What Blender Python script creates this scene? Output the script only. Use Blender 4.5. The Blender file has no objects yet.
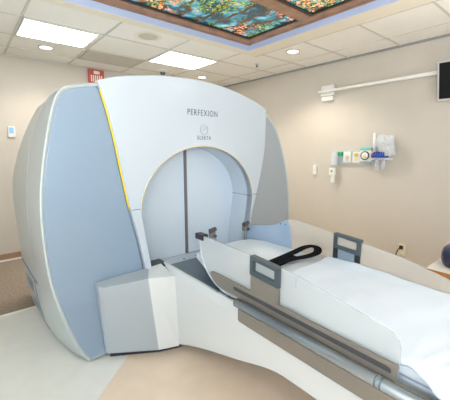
import bpy, bmesh, math, random
from mathutils import Vector, Matrix
random.seed(4)
S = bpy.context.scene
COL = S.collection
PI = math.pi

# ------------------------------------------------------------------ materials
def mat(name, col, rough=.5, metal=0, noise=0, nscale=8, bump=0, bscale=60, coat=0, emit=None, estr=0, spec=.5, alpha=1, trans=0):
    m = bpy.data.materials.new(name); m.use_nodes = True
    nt = m.node_tree; b = nt.nodes['Principled BSDF']
    b.inputs['Base Color'].default_value = (*col, 1)
    b.inputs['Roughness'].default_value = rough
    b.inputs['Metallic'].default_value = metal
    b.inputs['Specular IOR Level'].default_value = spec
    b.inputs['Coat Weight'].default_value = coat
    b.inputs['Coat Roughness'].default_value = .15
    b.inputs['Alpha'].default_value = alpha
    b.inputs['Transmission Weight'].default_value = trans
    tc = nt.nodes.new('ShaderNodeTexCoord')
    if noise:
        n = nt.nodes.new('ShaderNodeTexNoise'); n.inputs['Scale'].default_value = nscale; n.inputs['Detail'].default_value = 5
        nt.links.new(tc.outputs['Object'], n.inputs['Vector'])
        r = nt.nodes.new('ShaderNodeValToRGB')
        r.color_ramp.elements[0].position = .3; r.color_ramp.elements[1].position = .7
        r.color_ramp.elements[0].color = (*[c*(1-noise) for c in col], 1)
        r.color_ramp.elements[1].color = (*[min(1, c*(1+noise)) for c in col], 1)
        nt.links.new(n.outputs['Fac'], r.inputs['Fac']); nt.links.new(r.outputs['Color'], b.inputs['Base Color'])
    if bump:
        n = nt.nodes.new('ShaderNodeTexNoise'); n.inputs['Scale'].default_value = bscale
        nt.links.new(tc.outputs['Object'], n.inputs['Vector'])
        k = nt.nodes.new('ShaderNodeBump'); k.inputs['Strength'].default_value = bump; k.inputs['Distance'].default_value = .01
        nt.links.new(n.outputs['Fac'], k.inputs['Height']); nt.links.new(k.outputs['Normal'], b.inputs['Normal'])
    if emit:
        b.inputs['Emission Color'].default_value = (*emit, 1); b.inputs['Emission Strength'].default_value = estr
    return m

M = {}
M['wall'] = mat('wall_paint', (.585, .54, .475), .65, noise=.015, nscale=3, bump=.06, bscale=120)
M['tile'] = mat('ceiling_tile', (.86, .84, .79), .9, noise=.02, nscale=40, bump=.15, bscale=160)
M['plaster'] = mat('soffit_plaster', (.82, .76, .64), .8, noise=.01)
M['grid'] = mat('ceiling_grid', (.62, .60, .53), .5, noise=.01)
M['angle'] = mat('wall_angle', (.28, .29, .29), .5, noise=.01)
M['blue_trim'] = mat('pale_blue_reveal', (.50, .60, .84), .5, noise=.01)  # one even pale blue on the tray's upright faces
M['vinyl'] = mat('white_vinyl', (.80, .81, .765), .35, noise=.03, nscale=6, bump=.02, bscale=90)
M['peach'] = mat('peach_vinyl', (.80, .66, .52), .35, noise=.04, nscale=7)
M['carpet'] = mat('brown_carpet', (.33, .265, .205), .95, noise=.28, nscale=45, bump=.5, bscale=200)
M['base'] = mat('brown_baseboard', (.34, .21, .13), .5, noise=.05)
M['edge'] = mat('white_edge', (.8, .78, .74), .5, noise=.01)
M['wood'] = mat('dark_wood', (.33, .175, .095), .4, noise=.3, nscale=9, coat=.3)
M['desk_wood'] = mat('warm_wood', (.48, .20, .05), .35, noise=.3, nscale=14, coat=.3)
M['laminate'] = mat('white_laminate', (.78, .74, .68), .4, noise=.02)
M['shell'] = mat('white_enamel', (.53, .60, .67), .28, noise=.006, nscale=2, coat=.35)
M['base_white'] = mat('couch_enamel', (.67, .70, .70), .3, noise=.006, nscale=2, coat=.3)
M['bore'] = mat('bore_enamel', (.62, .72, .82), .35, noise=.006, nscale=2, coat=.2)
M['side'] = mat('blue_lit_grey_enamel', (.245, .335, .44), .3, noise=.01, nscale=2, coat=.35)  # side panel grey with blue reflected light painted into the colour
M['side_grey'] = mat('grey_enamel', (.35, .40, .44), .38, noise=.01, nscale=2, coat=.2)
M['rim'] = mat('pale_green_grey_enamel', (.50, .56, .565), .32, noise=.008, nscale=2, coat=.3)
M['plinth_grey'] = mat('plinth_grey_enamel', (.38, .43, .465), .35, noise=.008, nscale=2, coat=.2)
M['seam'] = mat('dark_seam', (.10, .17, .30), .6, noise=.02)
M['yellow'] = mat('yellow_stripe', (.80, .60, .03), .4, noise=.02)
M['cream'] = mat('cream_edge', (.66, .60, .42), .4, noise=.02)
M['slot'] = mat('taupe_slot', (.20, .16, .13), .45, noise=.05)
M['ink'] = mat('grey_ink', (.10, .13, .17), .5, noise=.02)
M['ink2'] = mat('pale_ink', (.30, .34, .38), .5, noise=.02)
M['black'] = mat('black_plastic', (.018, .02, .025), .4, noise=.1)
M['deck'] = mat('slate_deck', (.13, .18, .22), .45, noise=.05)
M['taupe'] = mat('taupe_metal', (.25, .23, .20), .38, metal=.35, noise=.04)
M['frame_grey'] = mat('grey_frame_plastic', (.06, .085, .10), .45, noise=.04)
M['pad'] = mat('blue_grey_pad', (.22, .29, .36), .5, noise=.05)
M['steel'] = mat('brushed_steel', (.44, .49, .53), .3, metal=.75, noise=.05)
M['sheet'] = mat('white_linen', (.72, .80, .91), .85, noise=.01, bump=.08, bscale=25)
M['mattress'] = mat('white_vinyl_mattress', (.72, .78, .84), .5, noise=.01)
M['strap'] = mat('black_webbing', (.006, .007, .010), .9, noise=.2, nscale=60, spec=.08)
M['white'] = mat('white_plastic', (.80, .80, .77), .45, noise=.01)
M['ivory'] = mat('ivory_plastic', (.74, .68, .46), .45, noise=.02)
M['silver'] = mat('silver_bezel', (.62, .62, .60), .35, metal=.3, noise=.02)
M['screen'] = mat('black_screen', (.008, .008, .009), .45, spec=.2, noise=.05)
M['red'] = mat('red_plastic', (.52, .09, .06), .45, noise=.03)
M['vent'] = mat('vent_metal', (.56, .53, .45), .5, noise=.04)
M['rail_blue'] = mat('pale_blue_panel', (.42, .52, .60), .4, noise=.03)
M['teal'] = mat('teal_plastic', (.20, .55, .50), .4, noise=.03)
M['green'] = mat('green_plastic', (.02, .35, .12), .4, noise=.03)
M['amber'] = mat('amber_plastic', (.80, .50, .06), .4, noise=.03)
M['blue'] = mat('deep_blue_plastic', (.02, .06, .40), .4, noise=.05)
M['dark'] = mat('dark_grey_plastic', (.06, .06, .07), .4, noise=.05)
M['lens'] = mat('blue_screen', (.25, .50, .85), .3, noise=.02)
M['navy'] = mat('navy_gloss', (.02, .03, .08), .25, noise=.05, coat=.5)
M['glow'] = mat('light_diffuser', (.9, .9, .9), .5, emit=(1, .98, .93), estr=15)
M['glow_small'] = mat('lamp_lens', (.9, .9, .9), .5, emit=(1, .95, .85), estr=6)
M['winglow'] = mat('window_glass', (.9, .95, 1), .1, alpha=.25)

def translucent(name, col, clear, gloss=.12):
    m = bpy.data.materials.new(name); m.use_nodes = True; nt = m.node_tree
    for n in list(nt.nodes): nt.nodes.remove(n)
    out = nt.nodes.new('ShaderNodeOutputMaterial')
    tr = nt.nodes.new('ShaderNodeBsdfTransparent'); tr.inputs[0].default_value = (.96, .97, .98, 1)
    tl = nt.nodes.new('ShaderNodeBsdfTranslucent'); tl.inputs[0].default_value = (*col, 1)
    df = nt.nodes.new('ShaderNodeBsdfDiffuse'); df.inputs[0].default_value = (*col, 1)
    gl = nt.nodes.new('ShaderNodeBsdfGlossy'); gl.inputs['Roughness'].default_value = .15
    a = nt.nodes.new('ShaderNodeMixShader'); a.inputs[0].default_value = .7
    nt.links.new(tl.outputs[0], a.inputs[1]); nt.links.new(df.outputs[0], a.inputs[2])
    fr = nt.nodes.new('ShaderNodeFresnel'); fr.inputs[0].default_value = 1.45
    g = nt.nodes.new('ShaderNodeMixShader'); nt.links.new(fr.outputs[0], g.inputs[0])
    nt.links.new(a.outputs[0], g.inputs[1]); nt.links.new(gl.outputs[0], g.inputs[2])
    tc = nt.nodes.new('ShaderNodeTexCoord'); nz = nt.nodes.new('ShaderNodeTexNoise'); nz.inputs['Scale'].default_value = 3
    nt.links.new(tc.outputs['Object'], nz.inputs['Vector'])
    mr = nt.nodes.new('ShaderNodeMapRange'); mr.inputs['To Min'].default_value = 1-clear-.03; mr.inputs['To Max'].default_value = 1-clear+.03
    nt.links.new(nz.outputs['Fac'], mr.inputs['Value'])
    mx = nt.nodes.new('ShaderNodeMixShader'); nt.links.new(mr.outputs[0], mx.inputs[0])
    nt.links.new(tr.outputs[0], mx.inputs[1]); nt.links.new(g.outputs[0], mx.inputs[2])
    nt.links.new(mx.outputs[0], out.inputs[0])
    return m
M['guard'] = translucent('frosted_acrylic', (.78, .84, .86), .44)
M['guard_clear'] = translucent('clear_acrylic', (.80, .755, .68), .42)
M['guard_blue'] = translucent('blue_tinted_acrylic', (.52, .68, .90), .22)
M['bag'] = translucent('clear_bag', (.88, .92, .95), .25)

def art_material():
    m = bpy.data.materials.new('backlit_foliage_print'); m.use_nodes = True; nt = m.node_tree
    N = nt.nodes.new; L = nt.links.new
    b = nt.nodes['Principled BSDF']; tc = N('ShaderNodeTexCoord')
    b.inputs['Roughness'].default_value = .25
    def noise(s, d=4, off=0):
        mp = N('ShaderNodeMapping'); mp.inputs['Location'].default_value = (off, off*.7, 0); L(tc.outputs['Object'], mp.inputs['Vector'])
        n = N('ShaderNodeTexNoise'); n.inputs['Scale'].default_value = s; n.inputs['Detail'].default_value = d; L(mp.outputs[0], n.inputs['Vector']); return n
    def ramp(src, stops):
        r = N('ShaderNodeValToRGB'); r.color_ramp.interpolation = 'LINEAR'
        e = r.color_ramp.elements
        while len(e) < len(stops): e.new(.5)
        for i, (p, c) in enumerate(stops): e[i].position = p; e[i].color = (*c, 1)
        L(src, r.inputs['Fac']); return r
    def mix(f, a, c):
        x = N('ShaderNodeMix'); x.data_type = 'RGBA'; L(f, x.inputs[0]); L(a, x.inputs[6]); L(c, x.inputs[7]); return x.outputs[2]
    def cells(scale, thr_lo, off):
        v = N('ShaderNodeTexVoronoi'); v.inputs['Scale'].default_value = scale
        mp = N('ShaderNodeMapping'); mp.inputs['Location'].default_value = (off, off, 0)
        L(tc.outputs['Object'], mp.inputs['Vector']); L(mp.outputs[0], v.inputs['Vector']); return v
    def less(src, t):
        q = N('ShaderNodeMath'); q.operation = 'LESS_THAN'; L(src, q.inputs[0]); q.inputs[1].default_value = t; return q.outputs[0]
    def mul(a, c):
        q = N('ShaderNodeMath'); q.operation = 'MULTIPLY'; L(a, q.inputs[0]); L(c, q.inputs[1]); return q.outputs[0]
    bg = ramp(noise(7, 6).outputs['Fac'], [(.32, (.005, .012, .015)), (.47, (.01, .07, .10)), (.56, (.04, .26, .36)), (.7, (.30, .60, .75))]).outputs[0]
    # bark-dark streaks
    w = N('ShaderNodeTexWave'); w.inputs['Scale'].default_value = 1.6; w.inputs['Distortion'].default_value = 9; w.inputs['Detail'].default_value = 3
    L(tc.outputs['Object'], w.inputs['Vector'])
    bg = mix(less(w.outputs['Fac'], .12), bg, ramp(noise(20).outputs['Fac'], [(.3, (.02, .012, .006)), (.7, (.12, .07, .03))]).outputs[0])
    # green leaves
    v1 = cells(46, .3, 3.1)
    g_where = ramp(noise(2.6, 3, 5.3).outputs['Fac'], [(.50, (0, 0, 0)), (.58, (1, 1, 1))]).outputs[0]
    gcol = ramp(noise(30, 2, 1).outputs['Fac'], [(.3, (.02, .12, .03)), (.5, (.15, .35, .05)), (.7, (.65, .72, .12))]).outputs[0]
    bg = mix(mul(less(v1.outputs['Distance'], .48), g_where), bg, gcol)
    # orange blossoms
    v2 = cells(30, .3, 9.7)
    o_where = ramp(noise(2.1, 3, 11.9).outputs['Fac'], [(.50, (0, 0, 0)), (.56, (1, 1, 1))]).outputs[0]
    ocol = ramp(noise(28, 2, 2).outputs['Fac'], [(.3, (.55, .12, .03)), (.5, (.95, .36, .14)), (.72, (1, .72, .50))]).outputs[0]
    bg = mix(mul(less(v2.outputs['Distance'], .46), o_where), bg, ocol)
    L(bg, b.inputs['Base Color']); L(bg, b.inputs['Emission Color']); b.inputs['Emission Strength'].default_value = .55
    return m
M['art'] = art_material()

# ------------------------------------------------------------------ helpers
def mesh(name, verts, faces, m, parent=None, smooth=False, bevel=0, segs=2, sub=0):
    me = bpy.data.meshes.new(name); me.from_pydata([tuple(v) for v in verts], [], faces)
    bm = bmesh.new(); bm.from_mesh(me)
    bmesh.ops.delete(bm, geom=[q for q in bm.verts if not q.link_faces], context='VERTS')
    bmesh.ops.recalc_face_normals(bm, faces=bm.faces); bm.to_mesh(me); bm.free()
    return link(name, me, m, parent, smooth, bevel, segs, sub)
def link(name, me, m, parent=None, smooth=False, bevel=0, segs=2, sub=0):
    o = bpy.data.objects.new(name, me); COL.objects.link(o); me.validate()
    if m: me.materials.append(M[m] if isinstance(m, str) else m)
    if parent: o.parent = parent; o.matrix_parent_inverse = Matrix.Translation(-Vector(parent.location)) if parent.type == 'EMPTY' else Matrix.Identity(4)
    if smooth or bevel:
        for p in me.polygons: p.use_smooth = True
    if bevel:
        b = o.modifiers.new('bevel', 'BEVEL'); b.width = bevel; b.segments = segs; b.limit_method = 'ANGLE'; b.angle_limit = .5
        w = o.modifiers.new('wn', 'WEIGHTED_NORMAL'); w.keep_sharp = False
    if sub:
        s = o.modifiers.new('sub', 'SUBSURF'); s.levels = sub; s.render_levels = sub
    return o
BOXF = [(0,1,2,3),(4,7,6,5),(0,4,5,1),(1,5,6,2),(2,6,7,3),(3,7,4,0)]
def box(name, x0, x1, y0, y1, z0, z1, m, parent=None, bevel=.004):
    v = [(x0,y0,z0),(x1,y0,z0),(x1,y1,z0),(x0,y1,z0),(x0,y0,z1),(x1,y0,z1),(x1,y1,z1),(x0,y1,z1)]
    return mesh(name, v, BOXF, m, parent, bevel=bevel)
def boxes(name, lst, m, parent=None, bevel=0):
    v = []; f = []
    for (x0,x1,y0,y1,z0,z1) in lst:
        n = len(v)
        v += [(x0,y0,z0),(x1,y0,z0),(x1,y1,z0),(x0,y1,z0),(x0,y0,z1),(x1,y0,z1),(x1,y1,z1),(x0,y1,z1)]
        f += [tuple(i+n for i in q) for q in BOXF]
    return mesh(name, v, f, m, parent, bevel=bevel)
def prism(name, poly, axis, a0, a1, m, parent=None, bevel=0, segs=2):
    """poly: 2D points on the plane across `axis` (x: (y,z); y: (x,z); z: (x,y))"""
    def P(p, a): return {'x': (a, p[0], p[1]), 'y': (p[0], a, p[1]), 'z': (p[0], p[1], a)}[axis]
    n = len(poly)
    v = [P(p, a0) for p in poly] + [P(p, a1) for p in poly]
    f = [tuple(range(n)), tuple(range(2*n-1, n-1, -1))] + [(i, (i+1) % n, n+(i+1) % n, n+i) for i in range(n)]
    return mesh(name, v, f, m, parent, bevel=bevel, segs=segs)
def tube(name, pts, r, m, parent=None, n=14, caps=True):
    pts = [Vector(p) for p in pts]; v = []; f = []
    R = r if isinstance(r, (list, tuple)) else [r]*len(pts)
    t0 = (pts[1]-pts[0]).normalized(); up = Vector((0,0,1)) if abs(t0.z) < .9 else Vector((1,0,0))
    a = t0.cross(up).normalized()
    for i, p in enumerate(pts):
        t = (pts[min(i+1, len(pts)-1)]-pts[max(i-1, 0)]).normalized()
        a = (a-t*a.dot(t)).normalized(); b = t.cross(a)
        for k in range(n):
            w = 2*PI*k/n; v.append(p+(a*math.cos(w)+b*math.sin(w))*R[i])
    for i in range(len(pts)-1):
        for k in range(n): f.append((i*n+k, i*n+(k+1) % n, (i+1)*n+(k+1) % n, (i+1)*n+k))
    if caps: f += [tuple(range(n)), tuple(range(len(v)-1, len(v)-n-1, -1))]
    o = mesh(name, v, f, m, parent, smooth=True)
    for p in o.data.polygons:
        if len(p.vertices) > 4: p.use_smooth = False
    return o
def lathe(name, prof, c, m, parent=None, axis='z', n=32):
    v = []; f = []
    for (r, h) in prof:
        for k in range(n):
            w = 2*PI*k/n
            d = {'z': (r*math.cos(w), r*math.sin(w), h), 'x': (h, r*math.cos(w), r*math.sin(w)), 'y': (r*math.cos(w), h, r*math.sin(w))}[axis]
            v.append((c[0]+d[0], c[1]+d[1], c[2]+d[2]))
    for i in range(len(prof)-1):
        for k in range(n): f.append((i*n+k, i*n+(k+1) % n, (i+1)*n+(k+1) % n, (i+1)*n+k))
    f += [tuple(range(n)), tuple(range(len(v)-1, len(v)-n-1, -1))]
    o = mesh(name, v, f, m, parent, bevel=.0015, segs=1)
    return o
def catmull(pts, k=6):
    out = []; n = len(pts)
    for i in range(n-1):
        p0 = pts[max(i-1, 0)]; p1 = pts[i]; p2 = pts[i+1]; p3 = pts[min(i+2, n-1)]
        for s in range(k):
            t = s/k
            out.append(tuple(.5*((2*p1[j])+(-p0[j]+p2[j])*t+(2*p0[j]-5*p1[j]+4*p2[j]-p3[j])*t*t+(-p0[j]+3*p1[j]-3*p2[j]+p3[j])*t**3) for j in range(len(p1))))
    out.append(tuple(pts[-1])); return out
def thing(name, label, cat, loc, group=None):
    o = bpy.data.objects.new(name, None); COL.objects.link(o); o.location = loc; o.empty_display_size = .1
    o['label'] = label; o['category'] = cat
    if group: o['group'] = group
    return o
def tag(o, label, cat, group=None):
    o['label'] = label; o['category'] = cat
    if group: o['group'] = group
    return o
def struct(o): o['kind'] = 'structure'; return o
def textobj(name, s, size, m, parent, origin, xdir, up, spacing=1.0, xscale=1.0):
    c = bpy.data.curves.new(name, 'FONT'); c.body = s; c.size = size; c.align_x = 'CENTER'; c.align_y = 'CENTER'
    c.extrude = .0008; c.space_character = spacing
    t = bpy.data.objects.new('tmp', c); COL.objects.link(t); bpy.context.view_layer.update()
    me = bpy.data.meshes.new_from_object(t.evaluated_get(bpy.context.evaluated_depsgraph_get()))
    bpy.data.objects.remove(t)
    X = Vector(xdir).normalized(); U = Vector(up).normalized(); Nn = X.cross(U)
    for v in me.vertices:
        co = v.co.copy(); v.co = Vector(origin)+X*co.x*xscale+U*co.y+Nn*co.z
    return link(name, me, m, parent)

# ------------------------------------------------------------------ the room
XW, XE, YS, YN, ZC = -1.9, 4.14, -2.6, 5.14, 2.75
def slab(name, poly, z, m):
    n = len(poly); v = [(x, y, z) for x, y in poly]+[(x, y, z-.1) for x, y in poly]
    f = [tuple(range(n)), tuple(range(2*n-1, n-1, -1))]+[(i, (i+1) % n, n+(i+1) % n, n+i) for i in range(n)]
    return struct(mesh(name, v, f, m))
slab('floor', [(XW, -.24), (2.31, 3.41), (XW, 3.41)], 0, 'vinyl')
slab('floor', [(XW, YS), (XE, YS), (XE, 3.41), (2.31, 3.41), (XW, -.24)], 0, 'peach')
slab('floor', [(XW, 3.41), (XE, 3.41), (XE, YN), (XW, YN)], 0, 'carpet')
struct(box('wall_back', XW-.12, XE+.12, YN, YN+.12, 0, ZC+.2, 'wall', bevel=0))
struct(box('wall_right', XE, XE+.12, YS, YN, 0, ZC+.2, 'wall', bevel=0))
# left wall with a window that lets the daylight in
WY0, WY1, WZ0, WZ1 = -1.3, 1.5, .75, 2.35
struct(boxes('wall_left', [(XW-.12, XW, YS, WY0, 0, ZC+.2), (XW-.12, XW, WY1, YN, 0, ZC+.2),
                           (XW-.12, XW, WY0, WY1, 0, WZ0), (XW-.12, XW, WY0, WY1, WZ1, ZC+.2)], 'wall'))
VX0, VX1 = -1.5, 1.6  # unseen window added to throw bluish light on the machine's front
struct(boxes('wall_front', [(XW-.12, VX0, YS-.12, YS, 0, ZC+.2), (VX1, XE+.12, YS-.12, YS, 0, ZC+.2),
                            (VX0, VX1, YS-.12, YS, 0, WZ0), (VX0, VX1, YS-.12, YS, WZ1, ZC+.2)], 'wall'))
w = struct(boxes('window_1', [(XW-.10, XW-.04, WY0, WY1, WZ0, WZ0+.05), (XW-.10, XW-.04, WY0, WY1, WZ1-.05, WZ1), (XW-.10, XW-.04, WY0, WY0+.05, WZ0+.05, WZ1-.05),
                              (XW-.10, XW-.04, WY1-.05, WY1, WZ0+.05, WZ1-.05), (XW-.10, XW-.04, .08, .12, WZ0+.05, WZ1-.05)], 'white'))
w = struct(boxes('added_window', [(VX0, VX1, YS-.10, YS-.04, WZ0, WZ0+.05), (VX0, VX1, YS-.10, YS-.04, WZ1-.05, WZ1), (VX0, VX0+.05, YS-.10, YS-.04, WZ0+.05, WZ1-.05),
                              (VX1-.05, VX1, YS-.10, YS-.04, WZ0+.05, WZ1-.05), (.03, .07, YS-.10, YS-.04, WZ0+.05, WZ1-.05)], 'white'))
struct(box('baseboard_back', XW, XE, YN-.012, YN, .02, .10, 'base', bevel=.002))
struct(box('trim_1', XW, XE, YN-.03, YN, 0, .02, 'edge', bevel=.002))
struct(box('trim_2', XW, XE, 3.405, 3.425, 0, .004, 'edge', bevel=.001))
struct(box('baseboard_right', XE-.012, XE, YS, YN-.012, .0, .10, 'base', bevel=.002))
# ceiling: four pieces about the tray
TX0, TX1, TY0, TY1 = -.35, 2.90, -.10, 3.01
q_ = .021
struct(boxes('ceiling', [(XW, XE, TY1+q_, YN, ZC, ZC+.1), (XW, XE, YS, TY0-q_, ZC, ZC+.1), (XW, TX0-q_, TY0-q_, TY1+q_, ZC, ZC+.1), (TX1+q_, XE, TY0-q_, TY1+q_, ZC, ZC+.1)], 'tile'))
struct(boxes('ceiling', [(TX0-.14, TX1+.23, TY1, TY1+.12, ZC-.004, ZC), (TX0-.14, TX1+.23, TY0-.12, TY0, ZC-.004, ZC),
                         (TX1, TX1+.23, TY0, TY1, ZC-.004, ZC), (TX0-.14, TX0, TY0, TY1, ZC-.004, ZC)], 'plaster'))
k = 3
def bar(x0, x1, y0, y1, m='grid', z=.007):
    global k
    struct(boxes('trim_%d' % k, [(x0, x1, y0, y1, ZC-z, ZC-.0005)], m)); k += 1
XR = TX1+.23; YR = TY1+.12
for y in (3.585, 4.20, 4.72): bar(XW, XE, y-.010, y+.010)
for y in (3.0, 2.35, 1.694, 1.055, .40, -.25, -.9): bar(XR, XE, y-.010, y+.010)
for x in (-1.0, -.22, .56, 1.32, 2.10, 2.88, 3.74):
    bar(x-.010, x+.010, YR, YN)
bar(3.735, 3.75, YS, YR)
bar(XR-.008, XR+.012, YS, YR, 'grid')
bar(XE-.03, XE, YS, YN-.03, 'angle', .02)
bar(XW, XE, YN-.025, YN, 'grid', .012)
# tray
ZT = ZC+.062
struct(boxes('trim_%d' % k, [(TX0-.02, TX1+.02, TY1, TY1+.02, ZC+.0, ZT+.06), (TX0-.02, TX1+.02, TY0-.02, TY0, ZC, ZT+.06),
                      (TX1, TX1+.02, TY0, TY1, ZC, ZT+.06), (TX0-.02, TX0, TY0, TY1, ZC-.004, ZT+.06)], 'blue_trim')); k += 1
FW = .135
AX0, AX1, AY0, AY1 = TX0+FW, TX1-FW, TY0+FW, TY1-FW
art = thing('backlit_ceiling_mural', 'large backlit ceiling print of orange blossoms and teal foliage in a dark wood frame', 'ceiling mural', ((TX0+TX1)/2, (TY0+TY1)/2, ZT))
rows = [(AY1-.745, AY1), (AY1-.745-.13-.745, AY1-.745-.13), (AY0, AY1-2*.745-.26)]
bx = [(TX0, TX1, AY1, TY1, ZT, ZT+.05), (TX0, TX1, TY0, AY0, ZT, ZT+.05), (TX0, AX0, AY0, AY1, ZT, ZT+.05), (AX1, TX1, AY0, AY1, ZT, ZT+.05)]
bx += [(AX0, AX1, rows[1][1], rows[0][0], ZT, ZT+.05), (AX0, AX1, rows[2][1], rows[1][0], ZT, ZT+.05)]
boxes('wooden_frame', bx, 'wood', art, bevel=.006)
boxes('inner_frame_moulding', [(TX0+.0, TX1, TY1-.05, TY1-.035, ZT-.008, ZT+.002), (TX1-.05, TX1-.035, TY0, TY1-.05, ZT-.008, ZT+.002)], 'wood', art, bevel=.003)
for (a, b) in rows:
    box('print_panel', AX0, AX1, a, b, ZT+.028, ZT+.034, 'art', art, bevel=0)
    boxes('black_liner', [(AX0, AX1, b-.03, b, ZT+.012, ZT+.027), (AX0, AX1, a, a+.02, ZT+.012, ZT+.027), (AX1-.02, AX1, a+.02, b-.03, ZT+.012, ZT+.027)], 'black', art)

# ------------------------------------------------------------------ ceiling fittings
def troffer(x0, x1, y0, y1, label, e=None):
    t = thing('ceiling_light', label, 'ceiling light', ((x0+x1)/2, (y0+y1)/2, ZC), 'rectangular ceiling lights')
    f = .012; z0, z1 = ZC-.016, ZC
    boxes('frame', [(x0, x1, y0, y0+f, z0, z1), (x0, x1, y1-f, y1, z0, z1), (x0, x0+f, y0+f, y1-f, z0, z1), (x1-f, x1, y0+f, y1-f, z0, z1)], 'white', t)
    box('diffuser', x0+f, x1-f, y0+f, y1-f, ZC-.012, ZC-.003, 'glow', t, bevel=0)
troffer(.575, 1.26, 3.60, 4.16, 'bright rectangular ceiling light nearest the left edge of the photo')
troffer(2.12, 2.87, 3.60, 4.19, 'bright rectangular ceiling light above the middle of the machine')
def downlight(x, y, label, watt, col=(1, .91, .78), r=.085, spot=2.3):
    t = thing('downlight', label, 'downlight', (x, y, ZC), 'round recessed downlights')
    lathe('trim_ring', [(r, ZC), (r, ZC-.008), (r-.018, ZC-.012), (r-.018, ZC-.002)], (x, y, 0), 'vent', t)
    lathe('lens', [(r-.019, ZC-.003), (r-.019, ZC-.006)], (x, y, 0), 'glow_small', t)
    l = bpy.data.lights.new('downlight_lamp', 'SPOT'); l.energy = watt; l.color = col; l.spot_size = spot; l.spot_blend = .6; l.shadow_soft_size = .05
    o = bpy.data.objects.new('downlight_lamp', l); COL.objects.link(o); o.location = (x, y, ZC-.03); o.parent = t; o.matrix_parent_inverse = Matrix.Translation((-x, -y, -ZC))
downlight(.918, 4.459, 'round downlight below the bright rectangular light at left', 26)
downlight(3.302, 4.564, 'round downlight close above the top of the machine', 45)
downlight(3.327, 2.65, 'round downlight right of the mural corner near right wall', 60)
v = thing('ceiling_vent', 'flat rectangular grey air vent in the ceiling by the red alarm', 'vent', (1.72, 4.46, ZC))
x0, x1, y0, y1 = 1.34, 2.09, 4.215, 4.70
boxes('frame', [(x0, x1, y0, y0+.03, ZC-.014, ZC), (x0, x1, y1-.03, y1, ZC-.014, ZC), (x0, x0+.03, y0+.03, y1-.03, ZC-.014, ZC), (x1-.03, x1, y0+.03, y1-.03, ZC-.014, ZC)], 'vent', v)
boxes('louvre_grille', [(x0+.03, x1-.03, y0+.03+i*.0305, y0+.03+i*.0305+.019, ZC-.012, ZC-.004) for i in range(14)], 'vent', v)
v = thing('ceiling_speaker', 'round pale flush speaker grille in the ceiling beside the blue mural edge', 'ceiling speaker', (1.70, 3.34, ZC))
lathe('outer_ring', [(.15, ZC), (.15, ZC-.002), (.125, ZC-.004), (.125, ZC-.001)], (1.70, 3.34, 0), 'plaster', v)
lathe('perforated_grille', [(.105, ZC-.001), (.105, ZC-.003), (.08, ZC-.005)], (1.70, 3.34, 0), 'vent', v)
def sprinkler(x, y, label):
    t = thing('sprinkler_head', label, 'sprinkler', (x, y, ZC), 'ceiling sprinklers')
    lathe('escutcheon', [(.035, ZC), (.035, ZC-.004), (.015, ZC-.012)], (x, y, 0), 'silver', t)
    lathe('nozzle', [(.010, ZC-.010), (.010, ZC-.035), (.022, ZC-.037), (.022, ZC-.041)], (x, y, 0), 'dark', t, n=16)
sprinkler(3.42, 3.37, 'small dark sprinkler head between mural corner and right wall')
v = thing('ceiling_camera', 'tiny white dome camera with dark lens on ceiling above machine top', 'camera', (2.57, 4.72, ZC))
lathe('dome_base', [(.075, ZC), (.075, ZC-.016), (.045, ZC-.028)], (2.57, 4.60, 0), 'white', v)
lathe('dark_lens', [(.042, ZC-.025), (.036, ZC-.055), (.012, ZC-.066)], (2.57, 4.60, 0), 'dark', v)

# ------------------------------------------------------------------ the machine
CX = 1.57
left = [(1.02, .03), (1.06, .10), (1.10, .19), (1.172, .44), (1.222, .70), (1.238, 1.0), (1.231, 1.23), (1.205, 1.42), (1.170, 1.60), (1.130, 1.76), (1.095, 1.86), (1.065, 1.905), (1.02, 1.935), (.95, 1.955), (.85, 1.975)]
top = [(-.60, 2.02), (-.37, 2.055), (0, 2.07), (.33, 2.03), (.60, 1.965), (.76, 1.905)]
right = [(.87, 1.84), (.95, 1.755), (1.03, 1.62), (1.11, 1.43), (1.18, 1.18), (1.212, .92), (1.222, .70), (1.172, .44), (1.10, .19), (1.06, .10), (1.02, .03)]
ctrl = [(-a, z) for a, z in left] + top + right
outline = catmull(ctrl, 5)                                   # open curve; closed along the bottom
def inset(poly, d):
    n = len(poly); out = []
    for i, p in enumerate(poly):
        a = Vector(poly[max(i-1, 0)]); b = Vector(poly[min(i+1, n-1)])
        t = (b-a).normalized(); nn = Vector((t.y, -t.x))
        q = Vector(p)+nn*d
        out.append((q.x, max(q.y, .03)))
    return out
mach = thing('radiosurgery_machine', 'huge rounded white and blue-grey gamma radiosurgery machine with a round bore', 'medical machine', (CX, 2.8, 0))
def bgrow(y, z): return .145*(1-math.exp(-max(0, y-2.2)/.3))*max(0, 1-z/.75)**1.2
secs = [(2.235, .03), (2.196, .022), (2.188, .010), (2.194, .002), (2.21, 0), (2.4, -.004), (2.640, -.006), (2.6405, .010), (2.652, .010), (2.6525, -.006), (2.85, -.006), (3.0, -.006), (3.2, -.006), (3.4, -.004), (3.55, .004), (3.66, .03), (3.73, .075), (3.77, .16), (3.79, .30)]
V = []; Fc = []
for (y, d) in secs:
    for (a, z) in inset(outline, d):
        s = 1 if a > 0 else -1
        grow = bgrow(y, z)
        u = min(1, max(0, (y-2.66)/.85)); q = max(0, (z-1.2)/.7)**1.5*u
        a *= 1-.07*q; z -= .045*q
        V.append((CX+a+s*grow*min(1, abs(a)), y-(.27*min(1, max(0, (z-1.5)/.4))**1.5 if 2.5 < y < 2.9 else 0), z))
n = len(outline)
for i in range(len(secs)-1):
    for j in range(n-1): Fc.append((i*n+j, i*n+j+1, (i+1)*n+j+1, (i+1)*n+j))
    Fc.append((i*n+n-1, i*n, (i+1)*n, (i+1)*n+n-1))
Fc.append(tuple(range((len(secs)-1)*n, len(secs)*n)))
hs = mesh('outer_housing', V, Fc, 'rim', mach, smooth=True)
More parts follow.
